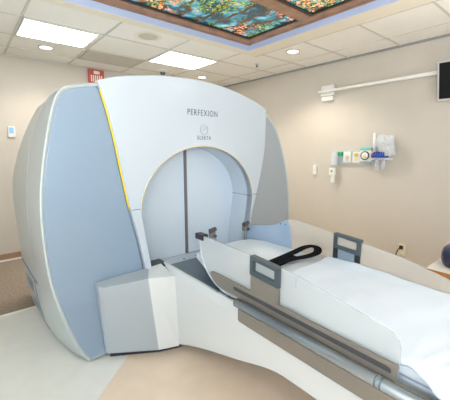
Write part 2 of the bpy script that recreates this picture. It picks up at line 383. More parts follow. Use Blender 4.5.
e = hs.modifiers.new('es', 'EDGE_SPLIT'); e.split_angle = .7
# black recessed block painting the shadow gap under the housing
prism('base_shadow_gap', [(CX-.98, 2.26), (CX+.98, 2.26), (CX+1.08, 3.3), (CX-1.08, 3.3)], 'z', 0, .032, 'black', mach)
# groove lines on the rim side
def side_pt(y, z, lift=.001):
    best = None
    lo = [(a, zz) for a, zz in outline if a < 0]
    for i in range(len(lo)-1):
        (a0, z0), (a1, z1) = lo[i], lo[i+1]
        if z0 <= z <= z1 and z1 > z0: best = a0+(a1-a0)*(z-z0)/(z1-z0); break
    if best is None: best = lo[0][0]
    g = bgrow(y, z)
    return Vector((CX+best-g*min(1, abs(best))-lift-.005, y, z))
def seam_pt(z):
    p = side_pt(2.646, z, -.004); q = max(0, (z-1.2)/.7)**1.5*0
    p.y -= .27*min(1, max(0, (z-1.5)/.4))**1.5
    return p
tube('housing_seam', [seam_pt(.06+.045*i) for i in range(41)], .0045, 'seam', mach, n=6)
tube('housing_seam', [side_pt(2.80, z) for z in [.05+.045*i for i in range(11)]], .004, 'seam', mach, n=6)
tube('housing_seam', [side_pt(2.66+.05*i, .52) for i in range(16)], .005, 'seam', mach, n=6)
hv = []
gr = [side_pt(y, z, .004) for z in (.33, .38, .43) for y in (2.98, 3.12, 3.26)]
mesh('grip_recess', gr, [(i*3+j, i*3+j+1, i*3+j+4, i*3+j+3) for i in range(2) for j in range(2)], 'pad', mach, smooth=True)
gr = [side_pt(y, z, .004) for z in (.20, .23, .26) for y in (2.86, 2.97, 3.08)]
mesh('grip_recess', gr, [(i*3+j, i*3+j+1, i*3+j+4, i*3+j+3) for i in range(2) for j in range(2)], 'pad', mach, smooth=True)

# centre panel
arc = [(CX-.585*math.cos(t), 1.07+.5*math.sin(t)) for t in [PI*i/40 for i in range(41)]]
Ledge = catmull([(-.568, .622), (-.574, .67), (-.612, .88), (-.662, 1.105), (-.712, 1.40), (-.748, 1.62), (-.790, 1.82), (-.822, 1.93)], 4)
Redge = catmull([(.540, .622), (.546, .67), (.575, .88), (.655, 1.15), (.722, 1.40), (.752, 1.60), (.755, 1.80), (.748, 1.89)], 4)
topc = catmull([(-.822, 1.93), (-.842, 1.978), (-.80, 1.998), (-.675, 2.033), (-.37, 2.077), (-.05, 2.088), (.18, 2.072), (.33, 2.048), (.55, 1.995), (.70, 1.945), (.755, 1.915), (.748, 1.89)], 4)
boreL = [(CX-.517, .622), (CX-.521, .66), (CX-.555, .87)]
boreR = [(2*CX-x, z) for x, z in boreL][::-1]
outer = [(CX+a, z) for a, z in Ledge]+[(CX+a, z) for a, z in topc[1:-1]]+[(CX+a, z) for a, z in Redge[::-1]]
poly = outer + (boreR[::-1] + arc[::-1] + boreL[::-1])
def tri_prism(name, poly, y0, y1, m, parent, bevel=0):
    """concave polygon in x-z, triangulated caps"""
    from mathutils.geometry import tessellate_polygon
    tris = tessellate_polygon([[Vector((p[0], p[1], 0)) for p in poly]])
    n = len(poly); v = [(p[0], y0, p[1]) for p in poly]+[(p[0], y1, p[1]) for p in poly]
    f = [tuple(t) for t in tris]+[tuple(n+i for i in t) for t in tris]+[(i, (i+1) % n, n+(i+1) % n, n+i) for i in range(n)]
    me = bpy.data.meshes.new(name); me.from_pydata(v, [], f)
    bm = bmesh.new(); bm.from_mesh(me); bmesh.ops.recalc_face_normals(bm, faces=bm.faces)
    bmesh.ops.dissolve_limit(bm, angle_limit=.002, verts=bm.verts, edges=[e for e in bm.edges if len(e.link_faces) == 2 and abs(e.link_faces[0].normal.y) > .9 and abs(e.link_faces[1].normal.y) > .9])
    bm.to_mesh(me); bm.free()
    return link(name, me, m, parent, bevel=bevel, segs=3)
tri_prism('centre_panel', poly, 2.155, 2.235, 'shell', mach, bevel=.010)
# the panel's deep crown running back over the housing
cr = [(CX+a, z) for a, z in topc]
cv = [(x, y, z-dz) for (y, dz) in ((2.21, .006), (2.5, .004), (2.8, .03), (3.2, .10), (3.42, .17), (3.52, .26)) for x, z in cr]
nn = len(cr)
mesh('crown_cover', cv, [(i*nn+j, i*nn+j+1, (i+1)*nn+j+1, (i+1)*nn+j) for i in range(4) for j in range(nn-1)], 'shell', mach, smooth=True)
# side panels
def sidepanel(sgn, name, m):
    sel = [(a, z) for a, z in inset(outline, .022) if a*sgn > 0]
    if sgn < 0:
        edge = [(a-.006, z) for a, z in Ledge if z < 1.95]
        outp = [p for p in sel if p[0] < -.81]
        pl = outp + [(CX, 0)]*0
        inner = edge[::-1]
        full = [(CX+a, z) for a, z in outp]+[(CX+a, z) for a, z in inner]+[(CX-.55, .03)]
    else:
        edge = [(a+.008, z) for a, z in Redge]
        outp = [p for p in sel if p[0] > .765]
        full = [(CX+.52, .03)]+[(CX+a, z) for a, z in edge]+[(CX+a, z) for a, z in outp]
    return tri_prism(name, full, 2.193, 2.235, m, mach, bevel=.006)
sidepanel(-1, 'side_panel', 'side')['label'] = 'blue-grey side panel, blue light in its colour'
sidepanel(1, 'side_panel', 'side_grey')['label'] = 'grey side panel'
# coloured edge lines
ye = [(CX+a-.004, 2.180, z) for a, z in Ledge if z > 1.10]
tube('edge_stripe', ye, .0062, 'yellow', mach, n=8)['label'] = 'yellow edge stripe'
tube('edge_stripe', [(CX+a+.003, 2.180, z) for a, z in Redge if z > .6], .005, 'cream', mach, n=8)['label'] = 'cream edge stripe'
tube('bore_edge_line', [(x+(CX-x)*.004, 2.158, z-.004) for x, z in arc[:-2]], .006, 'cream', mach, n=8)
boxes('panel_seam', [(CX-.658, CX-.59, 2.153, 2.156, 1.098, 1.103)], 'seam', mach)
boxes('panel_seam', [(CX+.59, CX+.65, 2.153, 2.156, 1.098, 1.103)], 'seam', mach)
# bore liner, doors, sill
prof = boreL+arc+boreR
pv = [(x, y, z) for y in (2.16, 2.46) for x, z in prof]; m_ = len(prof)
mesh('bore_liner', pv, [(j, j+1, m_+j+1, m_+j) for j in range(m_-1)], 'shell', mach, smooth=True)
boxes('bore_seam', [(CX+.579, CX+.584, 2.17, 2.45, 1.085, 1.089)], 'seam', mach)
def half(s):
    pts = [p for p in prof if (p[0]-CX)*s >= -1e-6]
    pts = [(CX+max(.014, abs(x-CX))*s if abs(x-CX) < .02 else x, z) for x, z in pts]
    if s > 0: return [(CX+.014, .55)]+pts+[(CX+.515, .55)]
    return [(CX-.515, .55)]+pts+[(CX-.014, .55)]
tri_prism('shield_door', half(-1), 2.45, 2.50, 'bore', mach)
tri_prism('shield_door', half(1), 2.45, 2.50, 'bore', mach)
box('door_gap', CX-.012, CX+.012, 2.442, 2.49, .555, 1.565, 'slot', mach, bevel=0)
boxes('door_edge_strip', [(CX-.017, CX-.012, 2.440, 2.452, .555, 1.563)], 'seam', mach)
box('bore_sill', CX-.53, CX+.53, 2.20, 2.45, .45, .55, 'shell', mach, bevel=.008)
box('lower_cover', CX-.535, CX+.52, 2.20, 2.235, .03, .449, 'shell', mach, bevel=.004)
boxes('bore_side_wall', [(CX-.56, CX-.515, 2.20, 2.46, .45, .624)], 'shell', mach)
boxes('bore_side_wall', [(CX+.515, CX+.56, 2.20, 2.46, .45, .624)], 'shell', mach)
for sx in (-.30, -.11, .02, .14): lathe('sill_screw', [(.010, 0), (.010, .004)], (CX+sx, 2.33, .55), 'dark', mach, n=12)
box('cable_tray', 1.08, 1.235, 2.20, 2.37, .551, .60, 'black', mach, bevel=.012)
# lettering and emblem
textobj('brand_lettering', 'PERFEXION', .070, 'ink', mach, (CX-.005, 2.1535, 1.832), (1, 0, 0), (0, 0, 1), 1.25, .72)
textobj('brand_lettering', 'ELEKTA', .046, 'ink', mach, (CX+.005, 2.1535, 1.632), (1, 0, 0), (0, 0, 1), 1.15, .82)
cxl, czl, rl = CX+.005, 1.700, .038
tube('brand_emblem', [(cxl+rl*math.cos(t), 2.1535, czl+rl*math.sin(t)) for t in [math.radians(40-i*10) for i in range(-2, 33)]], .0022, 'ink2', mach, n=6)
tube('brand_emblem', [(cxl-.014, 2.1535, czl-.012), (cxl-.002, 2.1535, czl), (cxl+.018, 2.1535, czl+.003), (cxl+.012, 2.1535, czl+.014), (cxl-.004, 2.1535, czl+.016)], .0018, 'ink2', mach, n=6)

# ------------------------------------------------------------------ treatment couch
couch = thing('treatment_couch', 'long white treatment couch with steel rail docked to the machine bore', 'treatment couch', (1.57, .9, 0))
# long base body: side profile in (y,z)
prof_low = catmull([(1.90, .06), (1.72, .14), (1.50, .22), (1.22, .312), (1.07, .366), (.95, .40), (.82, .409), (.4, .41), (-.6, .41)], 5)
prof_top = [(-.6, .60), (2.0, .60), (2.15, .61)]
body = [(2.15, .05)]+prof_low+prof_top
def side_prism(name, poly, x0, x1, m, bevel):
    from mathutils.geometry import tessellate_polygon
    tris = tessellate_polygon([[Vector((p[0], p[1], 0)) for p in poly]])
    n = len(poly); v = [(x0, p[0], p[1]) for p in poly]+[(x1, p[0], p[1]) for p in poly]
    f = [tuple(t) for t in tris]+[tuple(n+i for i in t) for t in tris]+[(i, (i+1) % n, n+(i+1) % n, n+i) for i in range(n)]
    me = bpy.data.meshes.new(name); me.from_pydata(v, [], f)
    bm = bmesh.new(); bm.from_mesh(me); bmesh.ops.recalc_face_normals(bm, faces=bm.faces)
    bmesh.ops.dissolve_limit(bm, angle_limit=.002, verts=bm.verts, edges=[e for e in bm.edges if len(e.link_faces) == 2 and abs(e.link_faces[0].normal.x) > .9 and abs(e.link_faces[1].normal.x) > .9])
    bm.to_mesh(me); bm.free(); return link(name, me, m, couch, bevel=bevel, segs=3)
side_prism('base_body', body, 1.13, 2.01, 'base_white', .006)
for xa, xb in ((1.130, 1.175), (1.965, 2.01)):
    d = 1 if xa < 1.5 else -1
    o_, i_ = (xa, xb) if d > 0 else (xb, xa)
    mesh('base_top_lip', [(o_, -.6, .598), (o_+d*.022, -.6, .638), (i_, -.6, .638), (i_, -.6, .598), (o_, 2.0, .598), (o_+d*.022, 2.152, .645), (i_, 2.152, .645), (i_, 2.152, .598)],
         [(0,1,2,3), (7,6,5,4), (0,4,5,1), (1,5,6,2), (2,6,7,3), (3,7,4,0)], 'base_white', couch, bevel=.003)
for y in (1.78, 1.47): lathe('lip_screw', [(.006, 0), (.006, .003)], (1.163, y, .6405), 'dark', couch, n=10)
box('slide_deck', 1.176, 1.964, -.55, 2.15, .6005, .612, 'deck', couch, bevel=0)
box('yellow_marker', 1.43, 1.46, 1.88, 1.91, .612, .616, 'yellow', couch, bevel=.001)
box('pedestal', 1.25, 1.89, -.55, .05, 0, .409, 'shell', couch, bevel=.03)
# flared plinth wings joining base to the machine
def wing(s):
    X = lambda x: x if s < 0 else 2*CX-x
    A = [(X(.625), 2.185), (X(.628), 2.125), (X(.655), 2.09), (X(.955), 2.02), (X(1.1305), 1.935)]
    Bt = [(X(.668), 2.185), (X(.668), 2.165), (X(.690), 2.15), (X(.985), 1.955), (X(1.1305), 1.90)]
    top_z = [.612, .605, .595, .605, .603]; bot_z = [.05]*5
    innerT = [(X(1.1305), 2.152, .64), (X(1.04), 2.185, .618)]
    v = [(x, y, z) for (x, y), z in zip(A, top_z)]+[(x, y, z) for (x, y), z in zip(Bt, bot_z)]+innerT+[(X(1.1305), 2.185, .05)]
    f = [(i, i+1, 6+i, 5+i) for i in range(3)]
    gray = mesh('plinth_side', v, f+[(0, 1, 2, 11), (2, 3, 11)], 'plinth_grey', couch, bevel=.005)
    mesh('plinth_corner', v, [(3, 4, 9, 8), (3, 11, 10, 4)], 'base_white', couch)
    mesh('plinth_underside', v, [(5, 6, 7, 8, 9, 12)], 'black', couch)
    return gray
wing(-1); wing(1)
prism('plinth_shadow_gap', [(.70, 2.185), (1.01, 2.00), (1.15, 1.95), (1.99, 1.95), (2.13, 2.00), (2.44, 2.185)], 'z', 0, .05, 'black', couch)  # black block painting the dark shadow line below the wings
# moving top: frame, mattress
box('top_frame', 1.20, 1.95, -.55, 1.50, .62, .695, 'shell', couch, bevel=.015)
mp = [(1.19, -.55), (1.96, -.55), (1.965, 1.3), (1.96, 1.80), (1.90, 1.93), (1.78, 1.96), (1.44, 1.96), (1.32, 1.93), (1.21, 1.62), (1.19, 1.3)]
prism('mattress', mp, 'z', .696, .752, 'mattress', couch, bevel=.018, segs=3)
prism('head_support', [(1.35, 1.4), (1.96, 1.4), (1.945, 2.02), (1.90, 2.07), (1.46, 2.07), (1.42, 2.02)], 'z', .64, .696, 'shell', couch, bevel=.01)
# near guard (y,z outline)
gp = catmull([(1.655, .952), (1.648, .90), (1.625, .82), (1.57, .745), (1.48, .69), (1.36, .662)], 4) + [(1.28, .66), (.385, .66), (.384, .82), (.395, .85), (.415, .868), (.60, .905), (.845, .947), (.975, .960), (1.18, .966), (1.45, .974), (1.60, .977), (1.645, .975)]
mesh_ = side_prism('side_guard', gp, 1.166, 1.174, 'guard', .002); mesh_['label'] = 'frosted near side guard'
flange = catmull([(1.655, .955), (1.648, .90), (1.625, .82), (1.57, .745), (1.48, .69), (1.36, .662)], 4)
fv = []
for y, z in flange: fv += [(1.163, y, z), (1.205, y+.035, z+.004), (1.205, y+.04, z), (1.163, y+.006, z-.006)]
nf = len(flange)
mesh('guard_end_flange', fv, [(i*4+j, i*4+(j+1) % 4, i*4+4+(j+1) % 4, i*4+4+j) for i in range(nf-1) for j in range(4)]+[(0,1,2,3), (nf*4-4, nf*4-1, nf*4-2, nf*4-3)], 'shell', couch, smooth=True)
box('guard_clip', 1.155, 1.205, 1.615, 1.70, .945, .985, 'black', couch, bevel=.006)
# far guard
gf = [(1.66, .66), (.385, .66), (.384, .80), (.45, .842), (.70, .90), (.93, .930), (1.18, .957), (1.42, .983), (1.54, .985), (1.60, .965), (1.66, .93)]
mesh_ = side_prism('side_guard', gf, 1.968, 1.976, 'guard_clear', .002); mesh_['label'] = 'clear far side guard'
hp = [(2.06, .66), (1.50, .66), (1.515, .80), (1.535, .93), (1.55, .968), (1.585, .970), (1.64, .935), (1.72, .905), (1.85, .880), (2.02, .850), (2.05, .83)]
mesh_ = side_prism('head_shield', hp, 1.956, 1.966, 'guard_blue', .002); mesh_['label'] = 'pale blue head shield'
for y in (1.575, 1.625): lathe('shield_rivet', [(.006, 0), (.006, -.003)], (1.956, y, .935), 'dark', couch, axis='x', n=10)
# side rails with slots, brackets
def rail(x_out, x_in, s):
    rp = [(.386, .688), (.386, .756), (1.46, .772), (1.515, .770), (1.53, .752), (1.50, .72), (1.44, .692), (1.36, .688)]
    side_prism('side_rail', rp, min(x_out, x_in), max(x_out, x_in), 'taupe', .003)
    g = x_out+(-.0015 if s < 0 else .0015)
    side_prism('rail_slot', [(.405, .715), (.405, .730), (.42, .737), (1.29, .746), (1.30, .736), (1.29, .724)], min(g, x_out), max(g, x_out)+.0003, 'dark', 0)
    # bracket plate
    side_prism('bracket_plate', [(.957, .752), (.957, .860), (1.157, .872), (1.157, .752)], min(x_out, x_in)-.001, max(x_out, x_in)+.002, 'taupe', .002)
rail(1.150, 1.164, -1)
def bracket(x0, x1, y0, y1, lift=0):
    o = bpy.data.objects
    L_ = [(x0, x1, y0, y0+.026, .85+lift, .962+lift), (x0, x1, y1-.026, y1, .868+lift, .970+lift)]
    # frame bars follow a slight slope
    v = []; 
    out = [(y0, .852+lift), (y1, .866+lift), (y1, .974+lift), (y0, .960+lift)]
    inn = [(y0+.026, .880+lift), (y1-.024, .890+lift), (y1-.024, .952+lift), (y0+.026, .938+lift)]
    for x in (x0, x1): v += [(x, y, z) for y, z in out]+[(x, y, z) for y, z in inn]
    f = []
    for i in range(4):
        j = (i+1) % 4
        f += [(i, j, 4+j, 4+i), (8+i, 8+j, 12+j, 12+i), (i, j, 8+j, 8+i), (4+i, 4+j, 12+j, 12+i)]
    return mesh('grip_frame', v, f, 'frame_grey', couch, bevel=.003)
bracket(1.142, 1.180, .956, 1.158)
bracket(1.952, 1.990, .945, 1.142, -.012)
side_prism('rail_pad', [(.985, .752), (.985, .842), (1.105, .850), (1.105, .752)], 1.958, 1.9675, 'pad', .002)
side_prism('bracket_plate', [(.945, .700), (.945, .852), (1.142, .868), (1.142, .70)], 1.9765, 1.986, 'black', .002)
side_prism('bracket_plate', [(.945, .74), (.945, .852), (.98, .855), (.98, .74)], 1.956, 1.9675, 'black', .002)
side_prism('bracket_plate', [(1.11, .74), (1.11, .865), (1.142, .868), (1.142, .74)], 1.956, 1.9675, 'black', .002)
side_prism('guard_tab', [(.862, .888), (.862, .952), (.905, .955), (.905, .893)], 1.1625, 1.1655, 'guard', .001)
# steel rod and apron
tube('guide_rod', [(1.122, 1.235, .674), (1.122, -.5, .674)], .0235, 'steel', couch, n=20)
for y in (.445, .425): tube('rod_collar', [(1.122, y, .674), (1.122, y-.007, .674)], .0250, 'deck', couch, n=20)
lathe('rod_end_cap', [(.024, 0), (.024, -.012)], (1.122, 1.243, .674), 'taupe', couch, axis='y', n=20)
side_prism('rail_apron', [(-.5, .565), (-.5, .650), (1.218, .650), (1.218, .580), (1.205, .573)], 1.112, 1.1285, 'taupe', .003)
side_prism('rail_bracket_strip', [(-.5, .688), (-.5, .652), (1.26, .652), (1.26, .688)], 1.146, 1.166, 'taupe', 0)

# head frame fixing arms (they stand on the couch head)
def arm(x, y, z0, z1, lean, label):
    t = thing('head_frame_clamp', label, 'head clamp', (x, y, z0))
    tube('post', [(x, y, z0), (x+lean*.4, y, z0+(z1-z0)*.5), (x+lean, y, z1)], [.016, .013, .012], 'steel', t, n=12)
    box('clamp_block', x+lean-.022, x+lean+.022, y-.02, y+.025, z1-.07, z1-.01, 'taupe', t, bevel=.005)
    tube('thumb_screw', [(x+lean-.034, y-.01, z1-.005), (x+lean+.026, y-.01, z1+.006)], .019, 'dark', t, n=12)
    tube('lock_knob', [(x+lean+.01, y-.035, z1-.05), (x+lean+.01, y+.03, z1-.05)], .012, 'dark', t, n=12)
arm(1.600, 2.02, .6965, .872, -.050, 'small steel and black head clamp standing at the middle of the couch head')
arm(1.915, 2.00, .6965, .875, .0, 'upright steel head clamp at the far side of the couch head')

def adopt(kid, mum, root=couch):
    K = [o for o in root.children if o.name.split('.')[0] == kid]; P = [o for o in root.children if o.name.split('.')[0] == mum]
    def c(o):
        vs = [v.co for v in o.data.vertices]; return sum(vs, Vector())/len(vs)
    for o in K:
        p = min(P, key=lambda q: (c(q)-c(o)).length)
        o.parent = p; o.matrix_parent_inverse = Matrix.Identity(4)
for kd, mm in (('rail_slot', 'side_rail'), ('rod_collar', 'guide_rod'), ('rod_end_cap', 'guide_rod'), ('shield_rivet', 'head_shield'), ('guard_clip', 'side_guard'), ('guard_tab', 'side_guard'),
               ('guard_end_flange', 'side_guard'), ('lip_screw', 'base_top_lip'), ('yellow_marker', 'slide_deck'), ('rail_pad', 'bracket_plate')): adopt(kd, mm)
# bed sheet
sv = []; sf = []
NX, NY = 44, 110
def wr(x, y):
    z = .0035*math.sin(9*y+5*x)+.003*math.sin(17*x-6*y)+.002*math.sin(31*y+11*x)
    # diagonal creases fanning from the guard's foot end
    for (cx, cy, a, w_, h) in ((1.2, .33, -.25, .018, .012), (1.2, .28, -.5, .02, .012), (1.2, .36, .1, .015, .007), (1.5, .6, .9, .03, .006), (1.7, .2, .5, .03, .007), (1.45, .75, .35, .02, .004)):
        u = (x-cx)*math.cos(a)+(y-cy)*math.sin(a); vv = -(x-cx)*math.sin(a)+(y-cy)*math.cos(a)
        z += h*math.exp(-(vv/w_)**2)*math.exp(-max(0, u)*3)*(1 if u > -.03 else math.exp((u+.03)*20))
    return z
for j in range(NY+1):
    y = 1.19-(1.19+.56)*j/NY
    for i in range(NX+1):
        s = i/NX
        x = 1.182+(1.962-1.182)*s
        z = .766+wr(x, y)
        if i == 0 : z -= .012
        z += .022*math.exp(-((x-1.955)/.05)**2)*(.5+.5*math.sin(7.5*y+1.2))       # ruck along the far guard
        if y < .36:
            k_ = min(1, (.36-y)/.10)
            edge = max(0, 1-s*9)
            x -= .034*edge*k_; z -= .045*edge**1.5*k_-.008*edge*math.sin(26*y)
        sv.append((x, y, z))
for j in range(NY):
    for i in range(NX): sf.append((j*(NX+1)+i, j*(NX+1)+i+1, (j+1)*(NX+1)+i+1, (j+1)*(NX+1)+i))
sh = mesh('bed_sheet', sv, sf, 'sheet', smooth=True)
so = sh.modifiers.new('sol', 'SOLIDIFY'); so.thickness = .006; so.offset = -1
tag(sh, 'wrinkled white bed sheet spread over the couch mattress', 'bed sheet')

# black strap
def ribbon(name, pts, wdt, th, m, parent):
    pts = [Vector(p) for p in pts]; v = []; f = []
    for i, p in enumerate(pts):
        t = (pts[min(i+1, len(pts)-1)]-pts[max(i-1, 0)]).normalized()
        s = Vector((t.y, -t.x, 0)); s = s.normalized() if s.length > .05 else Vector((0, -1, 0))
        u = s.cross(t).normalized()
        v += [p+s*wdt/2+u*th/2, p-s*wdt/2+u*th/2, p-s*wdt/2-u*th/2, p+s*wdt/2-u*th/2]
    for i in range(len(pts)-1):
        for j in range(4): f.append((i*4+j, i*4+(j+1) % 4, i*4+4+(j+1) % 4, i*4+4+j))
    f += [(0, 1, 2, 3), tuple(len(v)-4+i for i in (3, 2, 1, 0))]
    return mesh(name, v, f, m, parent, smooth=False, bevel=.001)
st = thing('restraint_strap', 'black webbing strap with a folded loop lying across the mattress', 'strap', (1.6, 1.3, .76))
ribbon('webbing_loop', catmull([(1.26, 1.34, .770), (1.38, 1.345, .776), (1.52, 1.350, .784), (1.68, 1.350, .794), (1.80, 1.345, .806), (1.89, 1.335, .820), (1.935, 1.300, .828), (1.935, 1.255, .822), (1.88, 1.225, .808), (1.79, 1.245, .796), (1.68, 1.290, .790), (1.56, 1.31, .784), (1.40, 1.32, .778)], 6), .056, .006, 'strap', st)
ribbon('webbing_band', catmull([(1.40, 1.300, .771), (1.52, 1.308, .774), (1.66, 1.318, .779), (1.76, 1.320, .786)], 5), .06, .005, 'strap', st)

# ------------------------------------------------------------------ right wall fittings
XI = XE
ml = thing('wall_mount_arm', 'long pale horizontal arm on a white wall box reaching to the monitor', 'wall arm', (XE, 2.6, 2.35))
box('mount_box', XE-.06, XE, 2.52, 2.72, 2.28, 2.43, 'white', ml, bevel=.01)
box('mount_box', XE-.055, XE, 2.53, 2.71, 2.215, 2.275, 'white', ml, bevel=.008)
prism('horizontal_arm', [(2.74, 2.325), (2.74, 2.355), (1.22, 2.375), (1.22, 2.335)], 'x', XE-.11, XE-.065, 'white', ml, bevel=.005)
tv = thing('wall_monitor', 'black flat monitor with thin silver frame at the right photo edge', 'monitor', (XE-.12, .92, 2.25))
# tilted slab
def tilted(name, y0, y1, z0, z1, x0, x1, m, parent, tilt=.30, zc=2.26, bevel=.003, roll=.0):
    v = []
    for (x, y, z) in [(x0,y0,z0),(x1,y0,z0),(x1,y1,z0),(x0,y1,z0),(x0,y0,z1),(x1,y0,z1),(x1,y1,z1),(x0,y1,z1)]:
        dz = z-zc; yy = y
        v.append((x-dz*math.sin(tilt)*1.0, yy, zc+dz*math.cos(tilt)))
    return mesh(name, v, BOXF, m, parent, bevel=bevel)
bx0 = XE-.17
tilted('bezel', .62, 1.225, 2.04, 2.445, bx0, bx0+.04, 'silver', tv)
tilted('screen', .638, 1.207, 2.062, 2.427, bx0-.003, bx0+.002, 'screen', tv, bevel=0)
tilted('back_plate', .80, 1.10, 2.15, 2.36, bx0+.04, bx0+.085, 'dark', tv)
# headwall gas rail
def wall_box(name, y0, y1, z0, z1, d0, d1, m, p, bevel=.004): return box(name, XE-d1, XE-d0, y0, y1, z0, z1, m, p, bevel)
gr_ = thing('gas_outlet_rail', 'pale blue wall rail holding the row of gas outlets', 'gas rail', (XE, 2.1, 1.40))
wall_box('backing_panel', 1.90, 2.43, 1.335, 1.515, 0, .022, 'rail_blue', gr_)
wall_box('lower_edge', 1.90, 2.43, 1.325, 1.338, 0, .028, 'vent', gr_)
for (y0, y1, c, lb) in ((2.215, 2.325, 'ivory', None), (2.085, 2.185, 'ivory', None)):
    pl = wall_box('outlet_plate', y0, y1, 1.35, 1.50, .022, .036, 'white', gr_)
lathe('socket', [(.026, 0), (.026, -.02), (.016, -.03)], (XE-.036, 2.27, 1.44), 'ivory', gr_, axis='x', n=16)
lathe('socket', [(.026, 0), (.026, -.02), (.016, -.03)], (XE-.036, 2.135, 1.462), 'amber', gr_, axis='x', n=16)
wall_box('latch', 2.245, 2.295, 1.375, 1.405, .036, .045, 'ivory', gr_)
wall_box('latch', 2.11, 2.16, 1.375, 1.42, .036, .045, 'ivory', gr_)
sr = thing('suction_canister', 'small hanging white canister and bag at the left end of the gas rail', 'canister', (XE, 2.43, 1.3))
lathe('bottle', [(.020, 1.30), (.048, 1.31), (.05, 1.45), (.038, 1.485), (.02, 1.495)], (XE-.09, 2.43, 0), 'bag', sr, n=20)
wall_box('green_valve', 2.335, 2.40, 1.44, 1.495, .022, .06, 'green', sr)
wall_box('hanging_unit', 2.405, 2.50, 1.16, 1.27, .05, .10, 'white', sr, bevel=.012)
wall_box('hanging_unit', 2.42, 2.47, 1.06, 1.165, .05, .09, 'white', sr, bevel=.01)
wall_box('green_dial', 2.44, 2.465, 1.21, 1.235, .10, .104, 'green', sr, bevel=.001)
tube('tubing', [(XE-.07, 2.47, 1.47), (XE-.08, 2.50, 1.38), (XE-.075, 2.49, 1.26)], .008, 'bag', sr, n=8)
rg = thing('vacuum_regulator', 'teal topped round vacuum gauge box on the wall rail', 'regulator', (XE, 2.0, 1.42))
wall_box('body', 1.92, 2.065, 1.375, 1.52, .022, .075, 'white', rg, bevel=.008)
wall_box('teal_cap', 1.92, 2.065, 1.52, 1.562, .022, .08, 'teal', rg, bevel=.006)
lathe('gauge_ring', [(.058, 0), (.058, -.016), (.046, -.018)], (XE-.075, 1.992, 1.452), 'dark', rg, axis='x', n=28)
lathe('gauge_face', [(.044, -.012), (.044, -.0195)], (XE-.075, 1.992, 1.452), 'white', rg, axis='x', n=28)
lathe('control_knob', [(.022, -.02), (.022, -.035), (.014, -.04)], (XE-.075, 1.99, 1.44), 'ivory', rg, axis='x', n=16)
tube('hose_barb', [(XE-.05, 1.94, 1.38), (XE-.05, 1.935, 1.325)], .010, 'steel', rg, n=10)
fm = thing('oxygen_flowmeter', 'thin clear upright flowmeter with red collar beside the gauge box', 'flowmeter', (XE, 1.895, 1.5))
tube('flow_tube', [(XE-.05, 1.893, 1.495), (XE-.05, 1.90, 1.74)], [.020, .017], 'white', fm, n=12)
wall_box('valve_body', 1.865, 1.915, 1.40, 1.50, .0, .07, 'white', fm)
tube('red_collar', [(XE-.08, 1.893, 1.425), (XE-.08, 1.893, 1.49)], .018, 'red', fm, n=12)
tube('valve_knob', [(XE-.07, 1.88, 1.45), (XE-.11, 1.88, 1.45)], .018, 'dark', fm, n=12)
bk = thing('supply_basket', 'wall basket with blue bottom packed with clear tubing packets', 'basket', (XE, 1.76, 1.45))
wall_box('blue_tray', 1.725, 1.875, 1.43, 1.475, .0, .13, 'blue', bk, bevel=.006)
boxes('tray_teeth', [(XE-.125, XE-.10, 1.73+.03*i, 1.745+.03*i, 1.474, 1.50) for i in range(5)], 'blue', bk)
wall_box('white_backing', 1.665, 1.90, 1.40, 1.43, .0, .06, 'white', bk)
def packet(cx_, cy, cz, w_, h, rot, seed, name='packet', m='bag', d=.02):
    random.seed(seed); v = []; f = []; n_ = 7
    for a in range(n_+1):
        for b in range(n_+1):
            u, t = a/n_-.5, b/n_-.5
            px = (d+.02)*math.cos(PI*u)*math.cos(PI*t)+random.uniform(-.008, .008)
            y = u*w_*(1+random.uniform(-.05, .05)); z = t*h*(1+random.uniform(-.05, .05))
            v.append((cx_-px, cy+y*math.cos(rot)-z*math.sin(rot), cz+y*math.sin(rot)+z*math.cos(rot)))
    for a in range(n_):
        for b in range(n_): f.append((a*(n_+1)+b, (a+1)*(n_+1)+b, (a+1)*(n_+1)+b+1, a*(n_+1)+b+1))
    o = mesh(name, v, f, m, None, smooth=False)
    s_ = o.modifiers.new('s', 'SOLIDIFY'); s_.thickness = .004
    return o
pk = [(1.80, 1.61, .24, .20, .15, 'crumpled clear packet at the top left of the wall basket'), (1.73, 1.57, .19, .24, -.2, 'crumpled clear packet with rounded side at the middle of the wall basket'), (1.69, 1.58, .11, .25, .05, 'narrow clear packet at the right end of the wall basket')]
for i, (cy, cz, w_, h, r_, lb) in enumerate(pk):
    o = packet(XE-.03-.045*i, cy, cz, w_, h, r_, 20+i, 'supply_packet', 'bag'); tag(o, lb, 'packet', 'clear packets in the wall basket')
for i, (cy, z0, z1, lb) in enumerate(((1.845, 1.25, 1.42, 'clear tube packet hanging below the blue tray, nearer the gauge'), (1.765, 1.27, 1.42, 'clear tube packet hanging below the blue tray, further right'))):
    o = packet(XE-.05, cy, (z0+z1)/2, .05, z1-z0, 0, 30+i, 'hanging_packet', 'bag'); tag(o, lb, 'packet', 'packets hanging under the wall basket')
lsw = thing('wall_control_box', 'small white vertical control box alone on wall left of the gas rail', 'control box', (XE, 2.79, 1.22))
wall_box('cover', 2.755, 2.82, 1.15, 1.295, 0, .03, 'white', lsw, .006)
wall_box('button', 2.775, 2.80, 1.21, 1.25, .03, .036, 'edge', lsw, .002)
ou = thing('power_outlet', 'ivory power outlet plate low on the right wall', 'outlet', (XE, 1.47, .29))
wall_box('cover_plate', 1.42, 1.51, .215, .365, 0, .008, 'ivory', ou, .003)
wall_box('socket_face', 1.445, 1.485, .235, .275, .008, .012, 'edge', ou, .002)
wall_box('socket_face', 1.445, 1.485, .30, .34, .008, .012, 'edge', ou, .002)
pc = thing('power_cable', 'black plug and cord hanging from the ivory wall outlet', 'cord', (XE-.03, 1.475, .32))
wall_box('plug', 1.450, 1.492, .298, .342, .012, .05, 'black', pc, .008)
